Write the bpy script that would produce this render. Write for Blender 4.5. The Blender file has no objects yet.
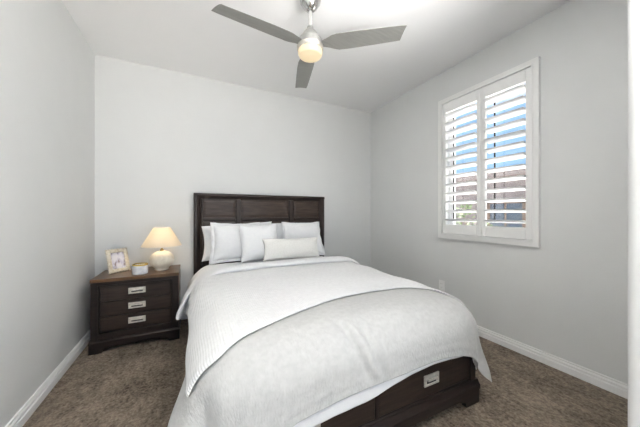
import bpy, bmesh, math, random
from mathutils import Vector, Matrix, noise
S = bpy.context.scene
COL = S.collection
PI = math.pi
random.seed(4)

# ------------------------------------------------------------------ camera, sky, lights, exposure
cam = bpy.data.objects.new('camera', bpy.data.cameras.new('camera'))
COL.objects.link(cam); S.camera = cam
cam.location = (0.855, -3.272, 1.176)
cam.rotation_euler = (PI/2, 0, -math.radians(26.28))
cam.data.sensor_width = 36; cam.data.lens = 259.94/640*36
cam.data.clip_start = 0.02

W = bpy.data.worlds.new('world'); S.world = W; W.use_nodes = True
nt = W.node_tree; nt.nodes.clear()
def N(t, typ, **kw):
    n = t.nodes.new(typ)
    for k, v in kw.items():
        if k in n.inputs: n.inputs[k].default_value = v
        else: setattr(n, k, v)
    return n
tc = N(nt, 'ShaderNodeTexCoord')
mp = N(nt, 'ShaderNodeMapping'); mp.inputs['Scale'].default_value = (1, 1, 2.6)
nz = N(nt, 'ShaderNodeTexNoise', Scale=2.6, Detail=7.0, Roughness=0.55)
cr = N(nt, 'ShaderNodeValToRGB')
cr.color_ramp.elements[0].position = 0.50; cr.color_ramp.elements[0].color = (0.36, 0.61, 0.92, 1)
cr.color_ramp.elements[1].position = 0.66; cr.color_ramp.elements[1].color = (0.92, 0.95, 1.0, 1)
bg = N(nt, 'ShaderNodeBackground', Strength=1.0)
wo = N(nt, 'ShaderNodeOutputWorld')
L = nt.links.new
L(tc.outputs['Generated'], mp.inputs['Vector']); L(mp.outputs[0], nz.inputs['Vector'])
L(nz.outputs[0], cr.inputs[0]); L(cr.outputs[0], bg.inputs['Color']); L(bg.outputs[0], wo.inputs['Surface'])

def light(name, typ, loc, energy, color=(1, 1, 1), rot=(0, 0, 0), **kw):
    d = bpy.data.lights.new(name, typ); d.energy = energy; d.color = color
    for k, v in kw.items(): setattr(d, k, v)
    o = bpy.data.objects.new(name, d); COL.objects.link(o); o.location = loc; o.rotation_euler = rot
    return o
light('sunlight', 'SUN', (-4, 3, 8), 33.0, (1.0, 0.97, 0.94), (math.radians(13), 0, math.radians(-125)), angle=0.01)
# added unseen upward light, standing in for bounce off the ceiling
light('bounce_fill', 'AREA', (1.98, -3.42, 1.45), 66, (1.0, 0.99, 0.98), (math.radians(168), 0, 0), shape='RECTANGLE', size=0.8, size_y=0.4, spread=math.radians(105))
S.view_settings.view_transform = 'Standard'
S.view_settings.look = 'None'
S.view_settings.exposure = 0.3
S.view_settings.gamma = 1.0
S.view_settings.use_curve_mapping = False

# ------------------------------------------------------------------ helpers
def srgb(r, g, b):
    f = lambda c: (c/255/12.92) if c <= 10 else ((c/255+0.055)/1.055)**2.4
    return (f(r), f(g), f(b), 1)

def mat(name, col, rough=0.5, metal=0.0, **kw):
    m = bpy.data.materials.new(name); m.use_nodes = True
    b = m.node_tree.nodes['Principled BSDF']
    b.inputs['Base Color'].default_value = col
    b.inputs['Roughness'].default_value = rough
    b.inputs['Metallic'].default_value = metal
    for k, v in kw.items(): b.inputs[k].default_value = v
    return m
def bs(m): return m.node_tree.nodes['Principled BSDF']

def noisy(m, c2, scale=20, detail=4, stretch=(1, 1, 1), lo=0.35, hi=0.65, bump=0.0, bscale=None, bdist=0.002, coord='Object'):
    """mix base colour to c2 through noise and add bump"""
    t = m.node_tree; b = bs(m); l = t.links.new
    tc = N(t, 'ShaderNodeTexCoord'); mp = N(t, 'ShaderNodeMapping'); mp.inputs['Scale'].default_value = stretch
    l(tc.outputs[coord], mp.inputs[0])
    if c2 is not None:
        n = N(t, 'ShaderNodeTexNoise', Scale=scale, Detail=detail, Roughness=0.6)
        r = N(t, 'ShaderNodeValToRGB'); r.color_ramp.elements[0].position = lo; r.color_ramp.elements[1].position = hi
        r.color_ramp.elements[0].color = b.inputs['Base Color'].default_value[:]; r.color_ramp.elements[1].color = c2
        l(mp.outputs[0], n.inputs['Vector']); l(n.outputs[0], r.inputs[0]); l(r.outputs[0], b.inputs['Base Color'])
    if bump:
        n2 = N(t, 'ShaderNodeTexNoise', Scale=bscale or scale, Detail=3.0)
        bp = N(t, 'ShaderNodeBump', Strength=bump, Distance=bdist)
        l(mp.outputs[0], n2.inputs['Vector']); l(n2.outputs[0], bp.inputs['Height']); l(bp.outputs[0], b.inputs['Normal'])
    return m

def link(name, me, m=None, parent=None):
    o = bpy.data.objects.new(name, me); COL.objects.link(o)
    if m: me.materials.append(m)
    if parent: o.parent = parent
    return o
def obj(name, bm, m, parent=None, smooth=False, sharp=0.6):
    me = bpy.data.meshes.new(name)
    bmesh.ops.recalc_face_normals(bm, faces=bm.faces)
    for e in bm.edges:
        if len(e.link_faces) == 2 and e.calc_face_angle(0) > sharp: e.smooth = False
    for fc in bm.faces: fc.smooth = smooth
    bm.to_mesh(me); bm.free()
    return link(name, me, m, parent)
def tag(o, label, cat, group=None):
    o['label'] = label; o['category'] = cat
    if group: o['group'] = group
    return o
def thing(name, label, cat, loc=(0, 0, 0), rotz=0, group=None):
    o = bpy.data.objects.new(name, None); COL.objects.link(o)
    o.location = loc; o.rotation_euler = (0, 0, rotz); o.empty_display_size = 0.05
    return tag(o, label, cat, group)
def struct(name, bm, m, parent=None, **kw):
    o = obj(name, bm, m, parent, **kw)
    o['kind'] = 'structure'
    return o

def box(bm, x0, x1, y0, y1, z0, z1, bev=0.0, seg=2, rot=None):
    g = bmesh.ops.create_cube(bm, size=1)
    vs = g['verts']
    cx, cy, cz = (x0+x1)/2, (y0+y1)/2, (z0+z1)/2
    for v in vs:
        v.co = Vector((cx+v.co.x*(x1-x0), cy+v.co.y*(y1-y0), cz+v.co.z*(z1-z0)))
    if bev:
        es = list({e for v in vs for e in v.link_edges})
        r = bmesh.ops.bevel(bm, geom=es, offset=bev, segments=seg, affect='EDGES', profile=0.5)
        vs = list({v for f in r['faces'] for v in f.verts} | {v for v in vs if v.is_valid})
    if rot:
        M, c = rot
        for v in vs: v.co = M @ (v.co - c) + c
    return vs
def prism(bm, poly, axis, a, b):
    """extrude polygon (2-D) along axis x / y / z from a to b"""
    def P(u, v, w): return {'x': (w, u, v), 'y': (u, w, v), 'z': (u, v, w)}[axis]
    A = [bm.verts.new(P(u, v, a)) for u, v in poly]; B = [bm.verts.new(P(u, v, b)) for u, v in poly]
    n = len(poly)
    bm.faces.new(A); bm.faces.new(B[::-1])
    for i in range(n): bm.faces.new((A[i], B[i], B[(i+1) % n], A[(i+1) % n]))
    return A+B
def lathe(bm, prof, seg=40, c=(0, 0, 0), cap=True):
    rings = []
    for r, z in prof:
        if r < 1e-5: rings.append([bm.verts.new((c[0], c[1], c[2]+z))])
        else: rings.append([bm.verts.new((c[0]+r*math.cos(2*PI*i/seg), c[1]+r*math.sin(2*PI*i/seg), c[2]+z)) for i in range(seg)])
    for A, B in zip(rings, rings[1:]):
        for i in range(seg):
            j = (i+1) % seg
            if len(A) == 1 and len(B) == 1: continue
            if len(A) == 1: bm.faces.new((A[0], B[i], B[j]))
            elif len(B) == 1: bm.faces.new((A[i], A[j], B[0]))
            else: bm.faces.new((A[i], A[j], B[j], B[i]))
    if cap:
        for R in (rings[0], rings[-1]):
            if len(R) > 2: bm.faces.new(R)
def grid_mesh(name, P, m, parent=None, thick=0.0, sub=0):
    """P[i][j] grid of points, smooth; optional thickness through a solidify modifier"""
    h, w = len(P), len(P[0])
    vs = [p for row in P for p in row]
    fs = [(i*w+j, i*w+j+1, (i+1)*w+j+1, (i+1)*w+j) for i in range(h-1) for j in range(w-1)]
    me = bpy.data.meshes.new(name); me.from_pydata(vs, [], fs)
    me.polygons.foreach_set('use_smooth', [True]*len(fs)); me.update()
    o = link(name, me, m, parent)
    if thick:
        md = o.modifiers.new('thickness', 'SOLIDIFY'); md.thickness = thick; md.offset = -1; md.use_rim = True
    if sub:
        md = o.modifiers.new('subdivision', 'SUBSURF'); md.levels = sub; md.render_levels = sub
    return o
NB = bmesh.new

# ------------------------------------------------------------------ materials
M = {}
M['wall'] = noisy(mat('wall_paint', srgb(225, 226, 225), 0.75), srgb(227, 228, 227), 3, bump=0.25, bscale=70, bdist=0.003)
M['ceiling'] = noisy(mat('ceiling_paint', srgb(246, 246, 246), 0.8), srgb(247, 247, 247), 3, bump=0.3, bscale=60, bdist=0.003)
M['trim'] = mat('white_trim', srgb(246, 246, 245), 0.4)
M['louver'] = mat('louver_white', srgb(246, 246, 246), 0.35)
M['shutter'] = mat('shutter_white', srgb(242, 242, 240), 0.35)

def carpet():
    m = mat('carpet', srgb(120, 107, 94), 0.95)
    t = m.node_tree; b = bs(m); l = t.links.new
    tc = N(t, 'ShaderNodeTexCoord')
    def nz(scale, detail, st, rz=0):
        mp = N(t, 'ShaderNodeMapping'); mp.inputs['Scale'].default_value = st; mp.inputs['Rotation'].default_value = (0, 0, rz)
        n = N(t, 'ShaderNodeTexNoise', Scale=scale, Detail=detail, Roughness=0.65)
        l(tc.outputs['Object'], mp.inputs[0]); l(mp.outputs[0], n.inputs['Vector']); return n
    n1 = nz(4.0, 6.0, (1, 0.62, 1), 0.6)      # brushed patches of pile
    n2 = nz(58, 4.0, (1, 1, 1))
    n3 = nz(24, 4.0, (1, 0.6, 1), -0.7)
    mx = N(t, 'ShaderNodeMath', operation='MULTIPLY_ADD'); mx.inputs[1].default_value = 0.75
    l(n1.outputs[0], mx.inputs[0])
    m2 = N(t, 'ShaderNodeMath', operation='MULTIPLY_ADD'); m2.inputs[1].default_value = 0.95
    l(n2.outputs[0], m2.inputs[0])
    m3 = N(t, 'ShaderNodeMath', operation='MULTIPLY'); m3.inputs[1].default_value = 0.6
    l(n3.outputs[0], m3.inputs[0]); l(m3.outputs[0], m2.inputs[2]); l(m2.outputs[0], mx.inputs[2])
    r = N(t, 'ShaderNodeValToRGB')
    r.color_ramp.elements[0].position = 0.80; r.color_ramp.elements[0].color = srgb(76, 66, 56)
    r.color_ramp.elements[1].position = 1.45; r.color_ramp.elements[1].color = srgb(160, 146, 130)
    d = N(t, 'ShaderNodeMath', operation='MULTIPLY'); d.inputs[1].default_value = 0.66
    r.color_ramp.elements[0].position = 0.60; r.color_ramp.elements[1].position = 0.92
    l(mx.outputs[0], d.inputs[0]); l(d.outputs[0], r.inputs[0]); l(r.outputs[0], b.inputs['Base Color'])
    bp = N(t, 'ShaderNodeBump', Strength=0.9, Distance=0.012); l(m2.outputs[0], bp.inputs['Height']); l(bp.outputs[0], b.inputs['Normal'])
    b.inputs['Specular IOR Level'].default_value = 0.1
    return m
M['carpet'] = carpet()

def wood(name, c1, c2, axis='x', rough=0.4):
    st = {'x': (1.2, 14, 14), 'y': (14, 1.2, 14), 'z': (14, 14, 1.2)}[axis]
    return noisy(mat(name, c1, rough, **{'Specular IOR Level': 0.3}), c2, 5, 6, st, 0.3, 0.7, bump=0.15, bscale=9, bdist=0.002)
D1, D2 = srgb(28, 21, 18), srgb(46, 36, 31)
M['wood_x'] = wood('dark_wood', D1, D2, 'x')
M['wood_y'] = wood('dark_wood_lengthwise', D1, D2, 'y')
M['wood_z'] = wood('dark_wood_upright', D1, D2, 'z')
M['panel'] = wood('dark_wood_panel', srgb(36, 28, 24), srgb(60, 48, 41), 'x', 0.36)
H1, H2 = srgb(42, 35, 32), srgb(66, 56, 51)  # dark wood lightened, the headboard's reflected light put into its colour
M['head_x'] = wood('headboard_wood', H1, H2, 'x', 0.34)
M['head_z'] = wood('headboard_wood_upright', H1, H2, 'z', 0.34)
M['head_panel'] = wood('headboard_panel_wood', srgb(54, 45, 40), srgb(82, 69, 61), 'x', 0.32)
M['nickel'] = noisy(mat('brushed_nickel', srgb(226, 222, 214), 0.45, 0.6), srgb(206, 202, 192), 60)
M['slot'] = mat('dark_recess', srgb(40, 36, 32), 0.6)
M['chrome'] = mat('polished_chrome', srgb(205, 205, 203), 0.14, 1.0)
M['fan_silver'] = noisy(mat('satin_silver', srgb(168, 168, 164), 0.42, 0.55), srgb(160, 160, 156), 40)
M['blade'] = noisy(mat('silver_grey_blade', srgb(158, 158, 153), 0.45, 0.25), srgb(150, 150, 146), 8, 3, (1, 8, 1))
def emis(name, col, strength, base=None):
    m = mat(name, base or col, 0.4); b = bs(m)
    b.inputs['Emission Color'].default_value = col; b.inputs['Emission Strength'].default_value = strength
    return m
M['globe'] = emis('frosted_glass_lit', (1.0, 0.76, 0.42, 1), 0.42, srgb(205, 192, 168))

def cloth(name, c1, c2, kind=None, scale=1.0, strength=0.3, dist=0.002):
    m = mat(name, c1, 0.9); t = m.node_tree; b = bs(m); l = t.links.new
    b.inputs['Specular IOR Level'].default_value = 0.15
    b.inputs['Sheen Weight'].default_value = 0.15
    tc = N(t, 'ShaderNodeTexCoord')
    n = N(t, 'ShaderNodeTexNoise', Scale=40.0*scale, Detail=4.0)
    r = N(t, 'ShaderNodeValToRGB'); r.color_ramp.elements[0].position = .3; r.color_ramp.elements[1].position = .7
    r.color_ramp.elements[0].color = c2; r.color_ramp.elements[1].color = c1
    l(tc.outputs['Object'], n.inputs['Vector']); l(n.outputs[0], r.inputs[0]); l(r.outputs[0], b.inputs['Base Color'])
    bp = N(t, 'ShaderNodeBump', Strength=strength, Distance=dist)
    if kind == 'rib':
        w = N(t, 'ShaderNodeTexWave', wave_type='BANDS', bands_direction='X', Scale=26.0, Distortion=1.5, Detail=2.0)
        w.inputs['Detail Scale'].default_value = 6.0
        l(tc.outputs['UV'], w.inputs['Vector']); l(w.outputs[0], bp.inputs['Height'])
    elif kind == 'weave':
        mp = N(t, 'ShaderNodeMapping'); mp.inputs['Scale'].default_value = (110, 45, 1)
        v = N(t, 'ShaderNodeTexNoise', Scale=1.0, Detail=2.0)
        l(tc.outputs['UV'], mp.inputs[0]); l(mp.outputs[0], v.inputs['Vector']); l(v.outputs[0], bp.inputs['Height'])
    else:
        v = N(t, 'ShaderNodeTexNoise', Scale=160.0, Detail=2.0)
        l(tc.outputs['Object'], v.inputs['Vector']); l(v.outputs[0], bp.inputs['Height'])
    l(bp.outputs[0], b.inputs['Normal'])
    return m
M['sheet'] = cloth('white_cotton', srgb(235, 235, 235), srgb(231, 231, 232))
M['rib'] = cloth('ribbed_white_cotton', srgb(234, 234, 234), srgb(226, 226, 226), 'rib', strength=0.5, dist=0.004)
M['weave'] = cloth('woven_white_cotton', srgb(188, 188, 186), srgb(178, 178, 176), 'weave', strength=0.55, dist=0.004)
M['pillow'] = cloth('pillow_cotton', srgb(243, 243, 243), srgb(239, 239, 240))
M['linen'] = cloth('ivory_linen', srgb(240, 239, 234), srgb(230, 228, 222), scale=2.5, strength=0.5)

# ------------------------------------------------------------------ room shell
RW, FH, YF = 3.346, 2.74, -2.957       # right wall x, ceiling height, inner face of front wall
YB = -5.2                              # hall behind the camera left open to light from the added patio here
bm = NB(); box(bm, -0.15, 3.496, YB, 0.15, -0.12, 0); struct('floor', bm, M['carpet'])
bm = NB(); box(bm, -0.15, 3.496, YB, 0.15, FH, FH+0.15); struct('ceiling', bm, M['ceiling'])
bm = NB(); box(bm, -0.15, 3.496, 0, 0.15, 0, FH); struct('wall_back', bm, M['wall'])
bm = NB(); box(bm, -0.15, 0, YB, 0, 0, FH); struct('wall_left', bm, M['wall'])
# right wall around the window opening
wy0, wy1, wz0, wz1 = -2.142, -1.308, 0.958, 2.371
bm = NB()
for y0, y1, z0, z1 in ((YB, wy0, 0, FH), (wy1, 0, 0, FH), (wy0, wy1, 0, wz0), (wy0, wy1, wz1, FH)):
    box(bm, RW, RW+0.15, y0, y1, z0, z1)
bmesh.ops.remove_doubles(bm, verts=bm.verts, dist=1e-5)
struct('wall_right', bm, M['wall'])
# front wall with a rounded end beside the camera
bm = NB()
xe, r = 2.102, 0.028
poly = [(RW, YF), ]
for k in range(7):
    a = PI/2*k/6; poly.append((xe+r-r*math.sin(a), YF-r+r*math.cos(a)))
for k in range(7):
    a = PI/2*k/6; poly.append((xe+r-r*math.cos(a), YF-0.13+r-r*math.sin(a)))
poly.append((RW, YF-0.13))
prism(bm, poly, 'z', 0, FH)
struct('wall_front', bm, M['wall'], smooth=True, sharp=0.5)

# baseboards: stepped profile
prof = [(0, 0), (0.018, 0), (0.018, 0.044), (0.014, 0.048), (0.010, 0.050), (0.010, 0.056), (0.014, 0.058), (0.014, 0.066), (0.008, 0.072), (0.005, 0.075), (0.009, 0.079), (0.009, 0.086), (0, 0.089)]
bm = NB(); prism(bm, [(a, b) for a, b in prof], 'y', YB, 0)
struct('baseboard_left', bm, M['trim'])
bm = NB(); prism(bm, [(RW-a, b) for a, b in prof], 'y', YF, 0)
struct('baseboard_right', bm, M['trim'])
bm = NB(); prism(bm, [(-a, b) for a, b in prof], 'x', 0.016, RW-0.016)
struct('baseboard_back', bm, M['trim'])
bm = NB(); prism(bm, [(YF+a, b) for a, b in prof], 'x', xe+r, RW-0.016)
struct('baseboard_front', bm, M['trim'])

# ------------------------------------------------------------------ window with plantation shutters
win = bpy.data.objects.new('window_1', None); COL.objects.link(win)
win.location = (RW, -1.726, 0.958); win['kind'] = 'structure'
def wpart(name, bm, m, **kw):
    o = obj(name, bm, m, None, **kw); o.parent = win; o.matrix_parent_inverse = Matrix.Translation(-win.location); return o
bm = NB()
xo0, xo1 = RW+0.09, RW+0.14
for y0, y1, z0, z1 in ((wy0, wy0+.045, wz0, wz1), (wy1-.045, wy1, wz0, wz1), (wy0+.045, wy1-.045, wz0, wz0+.045), (wy0+.045, wy1-.045, wz1-.045, wz1), (wy0+.045, wy1-.045, 1.665, 1.705)):
    box(bm, xo0, xo1, y0, y1, z0, z1, .003, 1)
wpart('window_frame', bm, M['trim'])
bm = NB(); box(bm, RW+.112, RW+.118, wy0+.045, wy1-.045, wz0+.045, wz1-.045)
gl = bpy.data.materials.new('window_glass'); gl.use_nodes = True
t = gl.node_tree; t.nodes.clear()
a_ = N(t, 'ShaderNodeBsdfTransparent'); g_ = N(t, 'ShaderNodeBsdfGlossy', Roughness=0.02); mx = N(t, 'ShaderNodeMixShader', Fac=0.06); o_ = N(t, 'ShaderNodeOutputMaterial')
t.links.new(a_.outputs[0], mx.inputs[1]); t.links.new(g_.outputs[0], mx.inputs[2]); t.links.new(mx.outputs[0], o_.inputs[0])
wpart('pane', bm, gl)
# surround on the wall
fy0, fy1, fz0, fz1 = -2.194, -1.258, 0.908, 2.421
sh = thing('shutter_surround', 'white square moulded frame around the shuttered window on the right wall', 'window frame', (RW, -1.726, 0.908))
def rel(o, root):
    o.parent = root; o.matrix_parent_inverse = Matrix.Translation(-root.location); return o
bm = NB()
FW = .05
for y0, y1, z0, z1 in ((fy0, fy0+FW, fz0, fz1), (fy1-FW, fy1, fz0, fz1), (fy0+FW, fy1-FW, fz0, fz0+FW), (fy0+FW, fy1-FW, fz1-FW, fz1)):
    box(bm, RW-.03, RW, y0, y1, z0, z1)
    # raised inner bead
ins = ((fy0+FW-.012, fy0+FW, fz0+FW-.012, fz1-FW+.012), (fy1-FW, fy1-FW+.012, fz0+FW-.012, fz1-FW+.012), (fy0+FW, fy1-FW, fz0+FW-.012, fz0+FW), (fy0+FW, fy1-FW, fz1-FW, fz1-FW+.012))
for y0, y1, z0, z1 in ins: box(bm, RW-.037, RW-.029, y0, y1, z0, z1)
rel(obj('frame', bm, M['shutter']), sh)
ym = -1.7315
NL = 13
def make_shutter(y0, y1, label, hinge_y):
    root = thing('window_shutter', label, 'shutter', (RW, (y0+y1)/2, fz0+FW), 0, 'plantation shutter panels')
    z0, z1 = fz0+FW+.003, fz1-FW-.003
    st, rl = .040, .098
    xa, xb = RW-.024, RW+.006
    bm = NB()
    for a, b in ((y0, y0+st), (y1-st, y1)):
        rel(obj('stile', (lambda q: (box(q, xa, xb, a, b, z0, z1, .003, 1), q)[1])(NB()), M['shutter']), root)
    for a, b in ((z0, z0+rl), (z1-rl, z1)):
        rel(obj('rail', (lambda q: (box(q, xa, xb, y0+st, y1-st, a, b, .003, 1), q)[1])(NB()), M['shutter']), root)
    bm.free(); bm = NB()
    zz0, zz1 = z0+rl, z1-rl; pitch = (zz1-zz0)/NL
    for k in range(NL):
        zc = zz0+pitch*(k+.5)
        tilt = math.radians(14 if k < 6 else 17)
        poly = []
        for q in range(16):                      # elliptical blade section
            a = 2*PI*q/16
            u, v = .050*math.cos(a), .0078*math.sin(a)
            # room-side edge (-x) tipped up
            poly.append((RW-.009+u*math.cos(tilt)+v*math.sin(tilt), zc-u*math.sin(tilt)+v*math.cos(tilt)))
        prism(bm, poly, 'y', y0+st+.002, y1-st-.002)
    rel(obj('louvers', bm, M['louver'], smooth=True, sharp=0.9), root)
    for hz in (z0+.18, (z0+z1)/2, z1-.18):
        bm = NB(); lathe(bm, [(.005, -.028), (.005, .028)], 10, (xa-.004, hinge_y, hz))
        rel(obj('hinge', bm, M['shutter'], smooth=True), root)
    bm = NB()                                     # slim tilt bar set on the outer blade edges
    box(bm, RW+.036, RW+.042, y1-st-.055, y1-st-.043, zz0+.03, zz1-.03)
    rel(obj('tilt_bar', bm, M['slot']), root)
    return root
make_shutter(ym+.0015, fy1-FW-.003, 'left white shutter panel with open louvers, nearer the bed headboard wall', fy1-FW-.002)
make_shutter(fy0+FW+.003, ym-.0015, 'right white shutter panel with open louvers, nearer the camera', fy0+FW+.002)

# ------------------------------------------------------------------ outside the window
M['ground'] = noisy(mat('pale_gravel', srgb(216, 213, 208), 0.9), srgb(202, 199, 194), 30)
M['stucco'] = noisy(mat('taupe_stucco', srgb(112, 106, 106), 0.9), srgb(100, 94, 95), 6)
M['stucco2'] = noisy(mat('brown_stucco', srgb(104, 88, 76), 0.9), srgb(94, 79, 68), 6)
M['rooftile'] = noisy(mat('brown_roof_tile', srgb(92, 84, 82), 0.8), srgb(76, 70, 69), 14)
M['dkglass'] = mat('dark_window_glass', srgb(70, 78, 88), 0.1)
bm = NB(); box(bm, 3.496, 30, -16, 22, -.22, -.12); struct('ground', bm, M['ground'])
bm = NB(); box(bm, -8, 3.496, -13, YB, -.22, -.12); struct('fill_ground', bm, M['ground'])  # unseen sunlit slab, added to throw light into the room from behind
bm = NB(); box(bm, 3.496, 3.83, -1.10, -.45, -.12, 2.9); struct('wall_exterior', bm, M['stucco2'])
hs = thing('neighbour_house', 'taupe stucco house with low tiled roof seen through the shutter louvers', 'house', (8.0, 1.5, -.12))
def hpart(name, bm, m, **kw): return rel(obj(name, bm, m, **kw), hs)
bm = NB(); box(bm, 8.0, 14, -3.5, 7.5, -.12, 2.12); hpart('wall', bm, M['stucco'])
bm = NB(); prism(bm, [(7.55, 2.08), (14.4, 2.08), (14.4, 2.2), (11, 2.62), (7.55, 2.24)], 'y', -3.9, 7.9); hpart('roof', bm, M['rooftile'])
for (y, z, w, h) in ((0.55, 1.0, .9, 1.0), (2.7, 1.0, 1.1, 1.1), (-1.6, 1.0, 1.0, 1.0)):
    f_ = hpart('window', (lambda q: ([box(q, 7.96, 8.02, a, b, c, d) for a, b, c, d in ((y-w/2, y-w/2+.07, z-h/2, z+h/2), (y+w/2-.07, y+w/2, z-h/2, z+h/2), (y-w/2, y+w/2, z-h/2, z-h/2+.07), (y-w/2, y+w/2, z+h/2-.07, z+h/2), (y-.02, y+.02, z-h/2, z+h/2))], q)[1])(NB()), M['stucco2'])
    p_ = obj('pane', (lambda q: (box(q, 7.985, 8.005, y-w/2+.05, y+w/2-.05, z-h/2+.05, z+h/2-.05), q)[1])(NB()), M['dkglass'])
    p_.parent = f_
M['leaf'] = noisy(mat('dusty_green_leaf', srgb(96, 112, 78), 0.8), srgb(70, 86, 58), 8)
def shrub(x, y, h, label):
    root = thing('garden_shrub', label, 'shrub', (x, y, -.12))
    bm = NB(); rnd = random.Random(int(x*100+y*10))
    for k in range(420):
        a, e = rnd.uniform(0, 2*PI), rnd.uniform(0.05, 1)
        rr = h*.55*math.sqrt(rnd.random())*math.sin(PI*min(1, e*.8+.15)); z = h*e
        c = Vector((rr*math.cos(a), rr*math.sin(a), z)); d = Vector((rnd.uniform(-1, 1), rnd.uniform(-1, 1), rnd.uniform(.1, 1))).normalized()
        s = d.cross(Vector((rnd.uniform(-1, 1), rnd.uniform(-1, 1), 0.3))).normalized()
        l_, w_ = .09, .025
        vs = [bm.verts.new(c), bm.verts.new(c+d*l_*.5+s*w_), bm.verts.new(c+d*l_), bm.verts.new(c+d*l_*.5-s*w_)]
        bm.faces.new(vs)
    obj('foliage', bm, M['leaf'], root)
    bm = NB()
    for k in range(6):
        a = k*1.05; lathe(bm, [(.012, 0), (.006, h*.8)], 6, (.06*math.cos(a), .06*math.sin(a), 0))
    obj('stem', bm, M['stucco2'], root)
shrub(6.6, .72, 1.45, 'low green shrub in the gravel outside the left shutter panel')

# ------------------------------------------------------------------ ceiling fan
FX, FY = 1.62, -1.565
fan = thing('ceiling_fan', 'silver three blade ceiling fan with lit round frosted light', 'ceiling fan', (FX, FY, FH))
bm = NB(); lathe(bm, [(0, 0), (.077, 0), (.079, -.02), (.072, -.05), (.05, -.085), (.03, -.105), (.018, -.112), (0, -.112)], 40); obj('canopy', bm, M['chrome'], fan, True)
bm = NB(); lathe(bm, [(.016, -.10), (.016, -.245)], 20); obj('downrod', bm, M['chrome'], fan, True)
bm = NB(); lathe(bm, [(.0, -0.223), (.022, -0.223), (.024, -0.240), (.03, -0.246), (.044, -0.263), (.066, -0.303), (.084, -.32), (.090, -0.353), (.090, -0.366), (0, -0.366)], 48); obj('motor_housing', bm, M['fan_silver'], fan, True)
bm = NB(); lathe(bm, [(0, -0.364), (.092, -0.364), (.094, -0.370), (.094, -0.388), (.090, -0.394), (0, -0.394)], 48); lk = obj('light_ring', bm, M['nickel'], fan, True)
bm = NB(); lathe(bm, [(.084, -0.392), (.0865, -0.401), (.0865, -0.418), (.079, -0.434), (.058, -0.444), (.03, -0.449), (0, -0.450)], 48); obj('light_globe', bm, M['globe'], fan, True)
def blade_bm(ang):
    bm = NB()
    # outline: half width along the length, raked square tip
    st = [(.06, .030, -.030), (.10, .034, -.036), (.135, .046, -.050), (.165, .060, -.062), (.20, .070, -.066), (.30, .072, -.066), (.45, .068, -.062), (.58, .064, -.058), (.655, .061, -.055), (.68, .060, -.050)]
    st = [(d*.95 if d > .2 else d, a, b) for d, a, b in st]
    up, lo = [], []
    th = .0055
    R = Matrix.Rotation(math.radians(ang), 3, 'Z')
    for i, (d, a, b) in enumerate(st):
        pitch = math.radians(11)*min(1, max(0, (d-.07)/.13))
        da = .0 if i < len(st)-1 else -.022
        db = 0 if i < len(st)-1 else .012
        row_u, row_l = [], []
        for q in range(7):
            s = q/6; w = a+(b-a)*s
            dd = d+da+(db-da)*s
            camber = .006*(1-(2*s-1)**2)
            edge = th*(0.35 if q in (0, 6) else 1)
            z = -w*math.sin(pitch)+camber
            for row, e in ((row_u, edge/2), (row_l, -edge/2)):
                row.append(bm.verts.new(R @ Vector((dd, w*math.cos(pitch), z+e))+Vector((0, 0, -.356))))
        up.append(row_u); lo.append(row_l)
    for i in range(len(st)-1):
        for q in range(6):
            bm.faces.new((up[i][q], up[i][q+1], up[i+1][q+1], up[i+1][q])); bm.faces.new((lo[i][q+1], lo[i][q], lo[i+1][q], lo[i+1][q+1]))
        bm.faces.new((up[i][0], up[i+1][0], lo[i+1][0], lo[i][0])); bm.faces.new((up[i+1][6], up[i][6], lo[i][6], lo[i+1][6]))
    for q in range(6):
        bm.faces.new((up[0][q+1], up[0][q], lo[0][q], lo[0][q+1])); bm.faces.new((up[-1][q], up[-1][q+1], lo[-1][q+1], lo[-1][q]))
    return bm
for ang in (186, 321.5, 73.5): obj('blade', blade_bm(ang), M['blade'], fan, True, 0.7)

# ------------------------------------------------------------------ bed frame
BX0, BX1 = 0.874, 2.493
EX0, EX1 = 0.905, 2.425                # foot end
bed = thing('bed_frame', 'dark brown wooden bed frame with panelled headboard and drawers in the foot', 'bed', (1.7, -1.1, 0))
def bpart(name, bm, m, parent=bed, **kw):
    o = obj(name, bm, m, None, **kw); o.parent = parent; o.matrix_parent_inverse = Matrix.Translation(-bed.location); return o
HT = 1.404
# headboard: bevelled surround, flat backing, six raised panels
bm = NB(); box(bm, BX0+.04, BX1-.04, -.062, -.028, .22, HT-.04)
head = bpart('headboard', bm, M['head_x'])
bm = NB()
fr = [(0, -.028), (0, -.088), (.012, -.098), (.03, -.098), (.072, -.066), (.072, -.028)]   # (distance from the outer edge, y)
prism(bm, [(BX0+u, y) for u, y in fr], 'z', 0, HT-.012); bpart('headboard_post', bm, M['head_z'])
bm = NB()
prism(bm, [(BX1-u, y) for u, y in fr], 'z', 0, HT-.012); bpart('headboard_post', bm, M['head_z'])
bm = NB()
prism(bm, [(y, HT-u*.85) for u, y in fr], 'x', BX0, BX1)
bpart('headboard_top_rail', bm, M['head_x'])
PX = [(.964, 1.325), (1.382, 1.984), (2.053, 2.412)]
PZ = [(1.127, 1.336), (.845, 1.090)]
def bar(x0, x1, z0, z1, name, m):
    bm = NB(); box(bm, x0, x1, -.087, -.060, z0, z1, .010, 2); bpart(name, bm, M[m])
for x0, x1 in ((BX0+.07, .964), (1.325, 1.382), (1.984, 2.053), (2.412, BX1-.07)): bar(x0, x1, .60, HT-.058, 'headboard_stile', 'head_z')
for z0, z1 in ((1.336, HT-.058), (1.090, 1.127), (.78, .845)):
    for x0, x1 in PX: bar(x0, x1, z0, z1, 'headboard_rail', 'head_x')
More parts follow.
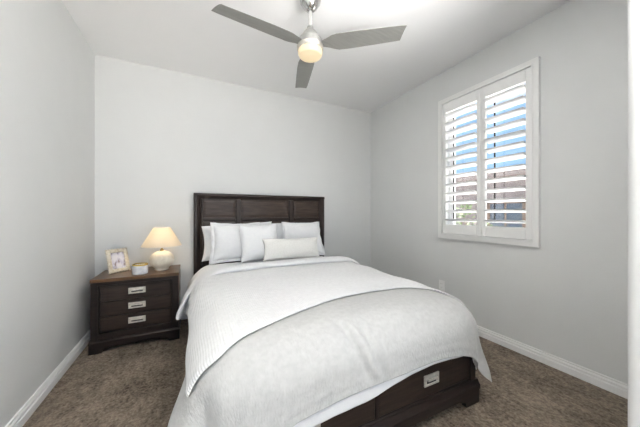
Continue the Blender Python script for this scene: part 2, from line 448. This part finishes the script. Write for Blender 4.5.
def raised(bm, x0, x1, z0, z1, y, b=.010, d=.006):
    P = [[bm.verts.new((X, Y, Z)) for X, Z in ((x0+e, z0+e), (x1-e, z0+e), (x1-e, z1-e), (x0+e, z1-e))] for e, Y in ((0, y+.004), (0, y-.001), (b, y-.001), (b+.022, y-d))]
    for A, B in zip(P, P[1:]):
        for i in range(4): bm.faces.new((A[i], A[(i+1) % 4], B[(i+1) % 4], B[i]))
    bm.faces.new(P[-1])
for z0, z1 in PZ:
    for x0, x1 in PX:
        bm = NB(); raised(bm, x0+.001, x1-.001, z0+.001, z1-.001, -.0625); bpart('headboard_panel', bm, M['head_panel'])
# side rails
for x0, x1 in ((EX0+.004, EX0+.034), (EX1-.014, EX1+.016)):
    bm = NB(); box(bm, x0, x1, -2.17, -.098, .15, .40, .004, 1); bpart('side_rail', bm, M['wood_y'])
bm = NB(); box(bm, EX0+.04, EX1-.02, -2.16, -.11, .20, .36); bpart('platform', bm, M['wood_y'])
# foot end: case with two drawers, plinth moulding and bracket feet
yf = -2.24
bm = NB()
box(bm, EX0+.012, EX1+.03, yf+.012, -2.17, .135, .43, .003, 1)                 # case
box(bm, EX0+.012, EX0+.06, yf, yf+.03, .135, .43, .003, 1); box(bm, EX1-.018, EX1+.03, yf, yf+.03, .135, .43, .003, 1)
box(bm, EX0+.06, EX1-.018, yf, yf+.03, .405, .43, .003, 1); box(bm, EX0+.06, EX1-.018, yf, yf+.03, .135, .150, .003, 1)
box(bm, 1.675, 1.697, yf+.002, yf+.03, .15, .405, .003, 1)
bpart('footboard', bm, M['wood_x'])
bm = NB()
prism(bm, [(-2.16, .085), (yf-.02, .085), (yf-.02, .108), (yf-.012, .118), (yf-.004, .138), (-2.16, .138)], 'x', EX0-.005, EX1+.045)
bpart('footboard_moulding', bm, M['wood_x'])
bm = NB()
xl, xr = EX0-.002, EX1+.042
prism(bm, [(xl, 0), (xl+.12, 0), (xl+.13, .03), (xl+.17, .045), (xl+.19, .052), (xr-.19, .052), (xr-.17, .045), (xr-.13, .03), (xr-.12, 0), (xr, 0), (xr, .088), (xl, .088)], 'y', yf-.015, yf+.015)
for xa in (xl, xr-.03): prism(bm, [(yf+.015, 0), (-2.12, 0), (-2.11, .05), (-2.11, .088), (yf+.015, .088)], 'x', xa, xa+.03)
bpart('bracket_base', bm, M['wood_x'])
def handle(parent, cx, y, cz, root, w=.115, h=.062):
    """flat nickel back plate with a recessed bar pull"""
    bm = NB()
    t_ = .012
    for x0, x1, z0, z1 in ((-w/2, w/2, h/2-t_*1.2, h/2), (-w/2, w/2, -h/2, -h/2+t_), (-w/2, -w/2+t_, -h/2+t_, h/2-t_*1.2), (w/2-t_, w/2, -h/2+t_, h/2-t_*1.2)):
        box(bm, cx+x0, cx+x1, y-.008, y+.001, cz+z0, cz+z1, .0015, 1)
    box(bm, cx-w/2+t_, cx+w/2-t_, y-.003, y+.001, cz-h/2+t_, cz+h/2-t_)
    box(bm, cx-w/2+.02, cx+w/2-.02, y-.017, y-.005, cz-.001, cz+.013, .003, 2)
    o = obj('handle', bm, M['nickel'], None); o['label'] = 'brushed nickel drawer pull'
    o.parent = parent
    bm = NB(); box(bm, cx-w/2+.022, cx+w/2-.022, y-.0045, y+.0005, cz-h/2+.013, cz-.002)
    s_ = obj('finger_slot', bm, M['slot'], None); s_.parent = parent
for x0, x1, hx in ((EX0+.062, 1.673, 1.310), (1.699, EX1-.020, 2.067)):
    bm = NB(); box(bm, x0, x1, yf+.006, yf+.022, .152, .403, .004, 2)
    dr = bpart('drawer', bm, M['panel']); handle(dr, hx, yf+.006, .243, bed)

# ------------------------------------------------------------------ mattress
mt = NB(); box(mt, .955, 2.41, -2.13, -.115, .361, .595, .09, 5)
tag(obj('mattress', mt, M['sheet'], None, True), 'white mattress lying in the dark bed frame under the bedding', 'mattress')

# ------------------------------------------------------------------ draped bedding
def fbm(x, y, z=0.0, o=3):
    v = 0; a = 1; s = 0
    for k in range(o):
        v += a*noise.noise((x*2**k, y*2**k, z+7.3*k)); s += a; a *= .5
    return v/s
def sstep(a, b, x):
    t = max(0, min(1, (x-a)/(b-a))); return t*t*(3-2*t)
class Drape:
    """maps flat cloth coordinates (x, y) onto the bed: flat top, rounded edge, hanging sides"""
    def __init__(s, x0, x1, yf, top, r, flare=.06, fold=.5, seed=0.0, wr=1.0):
        s.x0, s.x1, s.yf, s.top, s.r, s.flare, s.fold, s.seed, s.wr = x0, x1, yf, top, r, flare, fold, seed, wr
    def __call__(s, x, y):
        r = s.r
        ix0, ix1, iy = s.x0+r, s.x1-r, s.yf+r
        px, py = min(max(x, ix0), ix1), max(y, iy)
        dx, dy = x-px, y-py; Lr = math.hypot(dx, dy)
        # crown of the bed: plump in the middle
        cx = (px-(ix0+ix1)/2)/((ix1-ix0)/2)
        top = s.top+.012*(1-cx*cx)-.012*sstep(-1.2, -2.2, py)
        wob = s.wr*(.007*fbm(x*2.1, y*2.1, s.seed)+.0035*fbm(x*6, y*4.5, s.seed+9))
        if Lr < 1e-9: return Vector((px, py, top+wob))
        nx, ny = dx/Lr, dy/Lr
        q = PI*r/2
        if Lr < q:
            a = Lr/r; h = r*math.sin(a); d = r*(1-math.cos(a)); k = a/(PI/2)
            out, dn = math.sin(a), math.cos(a)
        else:
            e = Lr-q; h = r+e*s.flare; d = r+e; k = 1; out, dn = 1, 0
        # hanging folds, strongest low down and at the corner
        corner = 4*abs(nx*ny)*abs(nx*ny)
        ang = math.atan2(ny, nx)
        hang = max(0, Lr-q*.6)
        ripple = s.fold*hang*(.055*math.sin(px*11+py*12+fbm(px*2, py*2, s.seed+3)*3+s.seed)*(1-.5*corner)+corner*.16*math.sin(ang*10+1.2+s.seed))
        h += ripple+.010*k
        return Vector((px+nx*(h+wob*out), py+ny*(h+wob*out), top-d+wob*dn))
def drape_mesh(name, D, X, Y, m, parent=None, thick=.006, extra=None, sub=1):
    P = []; UV = []
    for j, yy in enumerate(Y):
        row = []
        for i, xx in enumerate(X):
            x, y = xx, yy
            if extra: x, y, dz = extra(xx, yy, i/(len(X)-1), j/(len(Y)-1))
            else: dz = 0
            p = D(x, y)
            if dz:
                e = 1e-3; a = D(x+e, y)-D(x-e, y); b = D(x, y+e)-D(x, y-e); n = a.cross(b)
                if n.length > 1e-12: p = p+n.normalized()*dz
            row.append(p); UV.append((x, y))
        P.append(row)
    o = grid_mesh(name, P, m, parent, thick, sub)
    uv = o.data.uv_layers.new(name='UVMap')
    for lp in o.data.loops: uv.data[lp.index].uv = UV[lp.vertex_index]
    return o
def lin(a, b, n): return [a+(b-a)*i/(n-1) for i in range(n)]

TOP = .630
# under layer: white comforter, visible at the head end and as the lowest hem at the foot
D0 = Drape(.872, 2.495, -2.262, TOP, .18, .05, .30, 1.0)
def ex0(x, y, u, v):
    head = sstep(-.955, -.895, y)
    dz = .010*head-.010*head*sstep(-.62, -.40, y)
    over = sstep(.93, .66, x)
    dz += .036*head*over+.012*head*over*math.sin(y*19+1)
    dz += .005*head*math.sin(y*17+x*2+fbm(x*3, y*3)*3)
    yy = y+.015*fbm(x*4, 0, 2.0)*sstep(-2.15, -2.45, y)+.075*sstep(1.3, 2.0, x)*sstep(-2.15, -2.5, y)
    return x, yy, dz
def xs(D, ovl, ovr, n): return lin(D.x0-ovl, D.x1+ovr, n)
o = drape_mesh('comforter', D0, xs(D0, .20, .20, 78), lin(-.30, -2.262-.275, 92), M['sheet'], extra=ex0)
tag(o, 'white comforter folded down by the pillows, hanging beside the nightstand and lowest at the foot', 'comforter')

# the turned-down head end of the comforter: a thick soft roll with an overhanging front edge
PROF = [(-.885, .026), (-.905, .028), (-.922, .036), (-.930, .048), (-.927, .060), (-.915, .069), (-.890, .075), (-.85, .076), (-.80, .074), (-.74, .068), (-.68, .052), (-.61, .034), (-.53, .018), (-.45, .010), (-.38, .004)]
def ex_roll(x, v, u, w):
    k = min(len(PROF)-1, int(round(w*(len(PROF)-1)))); y, dz = PROF[k]
    over = sstep(.93, .66, x); side = max(over, sstep(2.44, 2.70, x)*.8)
    dz *= 1-.55*sstep(1.10, .95, x)*(1-over)
    dz += .034*over+.010*over*math.sin(y*19+1)+.006*fbm(x*6, y*6, 3.3)
    y += .020*fbm(x*3.2, 0.0, 4.4)+.018*(x-1.7)-.015
    return x, y, dz
roll = drape_mesh('turned_down_end', D0, xs(D0, .212, .19, 78), lin(0, 1, len(PROF)), M['sheet'], o, extra=ex_roll, thick=.004)

# middle layer: woven coverlet over the foot of the bed
D1_ = Drape(.862, 2.508, -2.276, TOP+.010, .185, .09, .36, 2.2)
HEM1 = -2.276-.195
def ex1(x, y, u, v):
    dz = .003
    low = sstep(-2.12, -2.22, y)*sstep(HEM1+.01, HEM1+.07, y)
    xc = 1.56+.32*(-2.22-y)
    # short pressed folds on the foot face
    dz += low*(.020*math.exp(-((x-xc)/.016)**2)-.014*math.exp(-((x-xc+.035)/.02)**2)+.012*math.exp(-((x-xc-.075)/.016)**2)-.008*math.exp(-((x-xc-.042)/.016)**2))
    # stitched border just above the hem
    dz += .005*math.exp(-((y-(HEM1+.055))/.006)**2)
    f = sstep(-2.15, -2.45, y)
    dz += .068*sstep(.84, .60, x)*sstep(-1.75, -2.15, y)+.035*sstep(2.55, 2.74, x)
    yy = y+.012*fbm(x*3, 0, 5.0)*f+.016*math.sin((x-1.55)*4.2)*f-.05*sstep(2.2, 2.5, x)*f-.16*sstep(1.25, .95, x)*f
    return x, yy, dz
o = drape_mesh('coverlet', D1_, xs(D1_, .27, .24, 110), lin(-1.5, HEM1, 80), M['weave'], extra=ex1, thick=.007)
tag(o, 'off white woven coverlet draped over the foot drawers of the bed', 'coverlet')

# top layer: ribbed bedspread from the pillows to the foot edge
D2_ = Drape(.852, 2.520, -2.290, TOP+.020, .19, .05, .25, 3.1)
def ex2(x, y, u, v):
    dz = .008
    # the front edge runs a little forward at the two corners
    sag = -.33*min(.9, max(0, (1.95-x)/1.05)**2)-.13*min(2.0, max(0, (x-2.13)/.25)**2)
    yy = y+sag*sstep(.35, 1.0, v)
    yy += (.03*(x-1.7)+.014*fbm(x*4, 1.0, 8.0))*(1-sstep(0, .3, v))
    # soft rolled end
    dz += .004*sstep(.93, .975, v)-.006*sstep(.985, 1.0, v)
    dz += .006*math.sin(y*15+x*3+3*fbm(x*1.4, y*1.4, 4.0))*sstep(.02, .2, v)*sstep(1, .8, v)
    return x, yy, dz
o = drape_mesh('bedspread', D2_, xs(D2_, .075, .20, 84), lin(-.89, -1.885, 80), M['rib'], extra=ex2, thick=.006)
tag(o, 'white ribbed bedspread covering the middle of the bed, its front edge curving across', 'bedspread')

# ------------------------------------------------------------------ pillows
def pillow(name, label, w, h, t, loc, lean, yaw=0, roll=0, flange=0.0, m='pillow', seed=0.0, wr=1.0, group='bed pillows', sag=0.0, slope=0.0, taper=0.0):
    n = 30; P = {}
    bm = NB()
    def shape(u, v, sgn):
        iu, iv = min(1, abs(u)), min(1, abs(v))
        fu, fv = 1-iu**2.6, 1-iv**2.6
        th = t/2*(max(0, fu)*max(0, fv))**.5
        x = u*w/2*(1-.07*(1-v*v)*iu**2); z = v*h/2*(1-.085*(1-u*u)*iv**2)
        th += wr*.006*fbm(x*9+seed, z*9, seed*3.1+sgn)*min(1, th/(t*.3))
        # creases running from the corners
        th += wr*.006*math.sin(9*(abs(u)-abs(v))+seed)*(iu*iv)*min(1, th/(t*.3))
        z += -sag*(v+1)*.5*abs(u)**2+slope*u*(v+1)*.5
        x *= 1-taper*(v+1)*.5
        return Vector((x, -sgn*th, z+h/2))
    F, B = [], []
    for j in range(n+1):
        rf, rb = [], []
        for i in range(n+1):
            u, v = math.sin((2*i/n-1)*PI/2), math.sin((2*j/n-1)*PI/2)
            edge = i in (0, n) or j in (0, n)
            a = bm.verts.new(shape(u, v, 1)); rf.append(a)
            rb.append(a if edge else bm.verts.new(shape(u, v, -1)))
        F.append(rf); B.append(rb)
    for j in range(n):
        for i in range(n):
            bm.faces.new((F[j][i], F[j][i+1], F[j+1][i+1], F[j+1][i]))
            q = (B[j][i], B[j+1][i], B[j+1][i+1], B[j][i+1])
            if len(set(q)) == 4 and not bm.faces.get(q):
                try: bm.faces.new(q)
                except ValueError: pass
    root = obj(name, bm, M[m], None, True, 3)
    if flange:
        fm = NB()
        ring = [F[0][i].co for i in range(0)]
        loop = [(2*i/24-1, -1) for i in range(24)]+[(1, 2*i/24-1) for i in range(24)]+[(1-2*i/24, 1) for i in range(24)]+[(-1, 1-2*i/24) for i in range(24)]
        I, O = [], []
        for k, (u, v) in enumerate(loop):
            p = shape(u, v, 1); p.y = 0
            d = Vector((u*(abs(u) > .999), 0, v*(abs(v) > .999)))
            o2 = p+d*flange; o2.y = .008*math.sin(k*.9+seed)+.006*math.sin(k*.37)
            I.append((fm.verts.new(p*0.985+Vector((0, -.003, .0))), fm.verts.new(p*0.985+Vector((0, .003, 0)))))
            O.append((fm.verts.new(o2+Vector((0, -.0025, 0))), fm.verts.new(o2+Vector((0, .0025, 0)))))
        K = len(loop)
        for k in range(K):
            q = (k+1) % K
            fm.faces.new((I[k][0], I[q][0], O[q][0], O[k][0])); fm.faces.new((I[q][1], I[k][1], O[k][1], O[q][1])); fm.faces.new((O[k][0], O[q][0], O[q][1], O[k][1]))
        obj('flange', fm, M[m], root, True, 3)
    root.location = loc; root.rotation_euler = (-lean, roll, yaw)
    return tag(root, label, 'pillow', group)
PZ0 = .664
pillow('sleeping_pillow', 'white pillow leaning on the headboard at its left, behind the flanged pillow', .79, .415, .16, (1.345, -.207, PZ0-.005), .16, 0, .0, 0, seed=1.0, slope=.022, sag=.012)
pillow('sleeping_pillow', 'white pillow leaning on the headboard at its right, mostly hidden by another', .66, .42, .14, (2.05, -.207, PZ0-.005), .16, 0, 0, 0, seed=2.0, sag=.02)
pillow('pillow_sham', 'white flanged pillow at the left end, in front of the leftmost pillow', .50, .38, .14, (1.295, -.355, PZ0+.012), .20, .03, .01, .03, seed=3.0, taper=.06)
pillow('pillow_sham', 'white flanged pillow at the right end, behind the low lumbar pillow', .56, .385, .15, (2.065, -.355, PZ0+.012), .22, -.05, .01, .022, seed=4.0, taper=.20)
pillow('square_pillow', 'white square pillow standing in the middle, left end of the lumbar pillow in front', .42, .40, .13, (1.525, -.485, PZ0+.004), .22, .02, -.02, 0, seed=5.0)
pillow('lumbar_pillow', 'small oblong ivory lumbar pillow lying in front of the other pillows', .64, .235, .12, (1.838, -.620, PZ0+.018), .32, -.06, .0, 0, 'linen', seed=6.0)

# ------------------------------------------------------------------ nightstand
NX0, NX1, NY0, NY1, NH = .092, .748, -.484, -.05, .62
M['lamplit_wood'] = wood('brown_lamplit_wood', srgb(80, 56, 38), srgb(116, 84, 58), 'x', 0.28)  # lamp glow put into the brown of the nightstand top and sides
ns = thing('nightstand', 'dark brown three drawer nightstand beside the bed in the left corner', 'nightstand', ((NX0+NX1)/2, -.27, 0))
def npart(name, bm, m, parent=ns, **kw):
    o = obj(name, bm, m, None, **kw); o.parent = parent; o.matrix_parent_inverse = Matrix.Translation(-ns.location); return o
bm = NB(); box(bm, NX0, NX1, NY0, NY1, NH-.028, NH, .004, 2); npart('top', bm, M['lamplit_wood'])
for x0, x1 in ((NX0+.002, NX0+.006), (NX1-.006, NX1-.002)):
    bm = NB(); box(bm, x0, x1, NY0+.03, NY1, .108, NH-.028); npart('side_panel', bm, M['lamplit_wood'])
bm = NB()
box(bm, NX0+.006, NX1-.006, NY0+.025, NY1, .105, NH-.028)
box(bm, NX0+.004, NX0+.052, NY0+.004, NY0+.03, .105, NH-.028, .002, 1); box(bm, NX1-.052, NX1-.004, NY0+.004, NY0+.03, .105, NH-.028, .002, 1)
box(bm, NX0+.052, NX1-.052, NY0+.004, NY0+.03, NH-.056, NH-.028, .002, 1); box(bm, NX0+.052, NX1-.052, NY0+.004, NY0+.03, .105, .150, .002, 1)
npart('case', bm, M['wood_x'])
bm = NB()                                   # bead moulding inside the face frame
zx0, zx1, zz0, zz1 = NX0+.052, NX1-.052, .150, NH-.056
for x0, x1, z0, z1 in ((zx0, zx0+.012, zz0, zz1), (zx1-.012, zx1, zz0, zz1), (zx0+.012, zx1-.012, zz0, zz0+.012), (zx0+.012, zx1-.012, zz1-.012, zz1)):
    box(bm, x0, x1, NY0-.002, NY0+.028, z0, z1, .004, 2)
npart('bead_moulding', bm, M['wood_x'])
dh = (zz1-zz0-.024)/3
for k in range(3):
    z0 = zz0+.012+dh*k
    bm = NB(); box(bm, zx0+.013, zx1-.013, NY0+.010, NY0+.028, z0+.002, z0+dh-.002, .004, 2)
    d = npart('drawer', bm, M['panel']); handle(d, (NX0+NX1)/2, NY0+.010, z0+dh/2+.008, ns, .128, .052)
bm = NB()
prism(bm, [(NY1, .078), (NY0-.012, .078), (NY0-.012, .092), (NY0-.004, .104), (NY0+.004, .108), (NY1, .108)], 'x', NX0-.006, NX1+.006)
npart('base_moulding', bm, M['wood_x'])
bm = NB()
xl, xr = NX0-.004, NX1+.004
prism(bm, [(xl, 0), (xl+.085, 0), (xl+.095, .022), (xl+.125, .034), (xl+.14, .042), (xr-.14, .042), (xr-.125, .034), (xr-.095, .022), (xr-.085, 0), (xr, 0), (xr, .08), (xl, .08)], 'y', NY0-.010, NY0+.016)
for xa in (xl, xr-.022):
    prism(bm, [(NY0+.016, 0), (NY0+.07, 0), (NY0+.09, .04), (NY1-.07, .04), (NY1-.05, 0), (NY1, 0), (NY1, .08), (NY0+.016, .08)], 'x', xa, xa+.022)
npart('bracket_base', bm, M['wood_x'])

# ------------------------------------------------------------------ table lamp
LX, LY = .590, -.255
lamp = thing('table_lamp', 'lit table lamp with round cream base and cone shade on the nightstand', 'lamp', (LX, LY, NH+.0005))
M['ceramic'] = noisy(mat('cream_ceramic', srgb(238, 231, 216), 0.5), srgb(222, 213, 196), 30, bump=.2, bscale=40)
M['brass'] = mat('brass', srgb(190, 156, 92), 0.3, 1.0)
sm = bpy.data.materials.new('lamp_shade_linen'); sm.use_nodes = True
t = sm.node_tree; t.nodes.clear()
d_ = N(t, 'ShaderNodeBsdfDiffuse', Color=srgb(240, 230, 214)); tr = N(t, 'ShaderNodeBsdfTranslucent', Color=srgb(250, 243, 228)); mx = N(t, 'ShaderNodeMixShader', Fac=.5); o_ = N(t, 'ShaderNodeOutputMaterial')
t.links.new(d_.outputs[0], mx.inputs[1]); t.links.new(tr.outputs[0], mx.inputs[2]); t.links.new(mx.outputs[0], o_.inputs[0])
bp = [(0, 0), (.060, 0), (.063, .008), (.060, .014)]
for k in range(15):
    a = -1.05+2.25*k/14
    bp.append((.108*math.cos(a)**.9 if k not in (0,) else .062, .098+.082*math.sin(a)/.93*1.0))
bp += [(.030, .180), (.026, .186), (0, .186)]
bm = NB(); lathe(bm, bp, 48); obj('base', bm, M['ceramic'], lamp, True)
bm = NB(); lathe(bm, [(0, .184), (.016, .184), (.016, .200), (.010, .203), (.010, .238), (.014, .240), (.014, .262), (0, .262)], 24); obj('neck', bm, M['brass'], lamp, True)
bm = NB()
R0, R1, Z0, Z1 = .177, .070, .232, .420
lathe(bm, [(R0, Z0), (R1, Z1), (R1-.003, Z1), (R0-.003, Z0)], 56, cap=False); obj('lamp_shade', bm, sm, lamp, True, 2)
bm = NB()
lathe(bm, [(R0+.001, Z0-.001), (R0-.002, Z0+.006), (R0-.005, Z0+.006), (R0-.004, Z0-.001), (R0+.001, Z0-.001)], 56, cap=False); obj('shade_trim', bm, M['linen'], lamp, True)
bm = NB(); lathe(bm, [(R1+.001, Z1+.001), (R1+.003, Z1-.006), (R1-.003, Z1-.006), (R1-.003, Z1+.001), (R1+.001, Z1+.001)], 56, cap=False)
obj('shade_trim', bm, M['linen'], lamp, True)
bm = NB()
for k in range(3):
    a = k*2*PI/3
    p0, p1 = Vector((0, 0, Z0+.022)), Vector((R0*.86*math.cos(a), R0*.86*math.sin(a), Z0+.035))
    lathe(bm, [(.0015, 0), (.0015, (p1-p0).length)], 6)
    Rm = (p1-p0).to_track_quat('Z', 'Y').to_matrix()
    for v in list(bm.verts)[-12:]: v.co = Rm @ v.co+p0
obj('shade_spider', bm, M['brass'], lamp)
bm = NB(); lathe(bm, [(0, .258), (.013, .258), (.014, .268), (.024, .290), (.027, .310), (.021, .328), (.01, .336), (0, .338)], 20)
obj('bulb', bm, emis('lit_bulb', (1, .78, .5, 1), 4.0), lamp, True)
bl = light('table_lamp_bulb', 'POINT', (0, 0, .31), 4.2, (1, .87, .68), shadow_soft_size=.032); bl.parent = lamp
bl.data.cycles.cast_shadow = True

# ------------------------------------------------------------------ candle jar
jar = thing('candle_jar', 'small white ribbed candle jar with gold rim beside the lamp', 'candle', (.429, -.385, NH+.0005))
M['jar'] = noisy(mat('milky_glass', srgb(240, 240, 240), 0.25), srgb(222, 223, 228), 30)
M['gold'] = mat('gold_rim', srgb(206, 178, 96), 0.25, 1.0)
bm = NB(); lathe(bm, [(0, 0), (.056, 0), (.061, .006), (.062, .075), (.060, .082), (.054, .082), (.054, .070), (0, .068)], 40); obj('jar', bm, M['jar'], jar, True, .5)
bm = NB(); lathe(bm, [(.0605, .079), (.0630, .081), (.0630, .090), (.061, .092), (.053, .092), (.052, .084)], 40, cap=False); obj('rim', bm, M['gold'], jar, True)
bm = NB(); lathe(bm, [(0, .074), (.052, .074), (.052, .070), (0, .070)], 30); obj('wax', bm, mat('wax', srgb(226, 216, 190), .5), jar, True)
bm = NB(); lathe(bm, [(.0015, .073), (.0012, .086)], 6); obj('wick', bm, M['slot'], jar)

# ------------------------------------------------------------------ photo frame
pf = thing('photo_frame', 'silver gold scalloped photo frame holding a pale portrait, on the nightstand', 'photo frame', (.245, -.225, NH+.0005), math.radians(42))
tilt = Matrix.Rotation(math.radians(-15), 3, 'X')
M['pewter'] = noisy(mat('champagne_metal', srgb(236, 229, 214), 0.4, .2), srgb(208, 196, 172), 45)
FWd, FHt = .168, .205
def tl(o): 
    for v in o.data.vertices: v.co = tilt @ v.co
    return o
bm = NB()
bw = .026
for x0, x1, z0, z1 in ((-FWd/2, -FWd/2+bw, 0, FHt), (FWd/2-bw, FWd/2, 0, FHt), (-FWd/2+bw, FWd/2-bw, 0, bw), (-FWd/2+bw, FWd/2-bw, FHt-bw, FHt)):
    box(bm, x0, x1, -.012, .002, z0+.010, z1+.010, .003, 2)
tl(obj('border', bm, M['pewter'], pf, True, .5))
bm = NB()                                    # ring of scallops around the outside
pts = []
for k in range(8): pts += [(-FWd/2+FWd*k/7, .010), (-FWd/2+FWd*k/7, FHt+.010)]
for k in range(1, 9): pts += [(-FWd/2, .010+FHt*k/9), (FWd/2, .010+FHt*k/9)]
for x, z in pts:
    s_ = bmesh.ops.create_uvsphere(bm, u_segments=10, v_segments=6, radius=.0125)
    for v in s_['verts']: v.co = Vector((x+v.co.x, -.005+v.co.y*.55, z+v.co.z))
tl(obj('scalloped_edge', bm, M['pewter'], pf, True, 3))
pm = mat('portrait_print', srgb(232, 230, 238), .3)
t = pm.node_tree; b = bs(pm); l = t.links.new
tc = N(t, 'ShaderNodeTexCoord'); mp = N(t, 'ShaderNodeMapping'); mp.inputs['Scale'].default_value = (26, 26, 14)
n = N(t, 'ShaderNodeTexNoise', Scale=1.0, Detail=2.0); r = N(t, 'ShaderNodeValToRGB')
e = r.color_ramp.elements; e[0].position = .30; e[0].color = srgb(140, 124, 120); e[1].position = .50; e[1].color = srgb(238, 236, 242)
x = r.color_ramp.elements.new(.38); x.color = srgb(204, 200, 218)
l(tc.outputs['Object'], mp.inputs[0]); l(mp.outputs[0], n.inputs['Vector']); l(n.outputs[0], r.inputs[0]); l(r.outputs[0], b.inputs['Base Color'])
bm = NB(); box(bm, -FWd/2+bw-.004, FWd/2-bw+.004, -.004, .001, .010+bw-.004, FHt+.010-bw+.004); tl(obj('photograph', bm, pm, pf))
bm = NB(); box(bm, -FWd/2+.01, FWd/2-.01, .002, .006, .016, FHt+.004); tl(obj('backing', bm, M['slot'], pf))
bm = NB(); prism(bm, [(.006, .0), (.055, .0), (.066, .0), (.046, .13), (.040, .13)], 'x', -.022, .022)
ea = obj('easel_leg', bm, M['slot'], pf)

# ------------------------------------------------------------------ wall outlet
outlet = thing('wall_outlet', 'white electrical outlet low on the right wall just above the bedding', 'outlet', (RW, -1.285, .378))
bm = NB(); box(bm, -.006, 0, -.036, .036, -.058, .058, .0025, 2); obj('cover_plate', bm, M['trim'], outlet)
for zc in (-.021, .021):
    bm = NB(); box(bm, -.0085, -.004, -.017, .017, zc-.015, zc+.015, .002, 2); so = obj('socket', bm, M['trim'], outlet)
    bm = NB()
    for yy in (-.006, .006): box(bm, -.0088, -.008, yy-.001, yy+.001, zc-.004, zc+.005)
    obj('slot', bm, M['slot'], so)
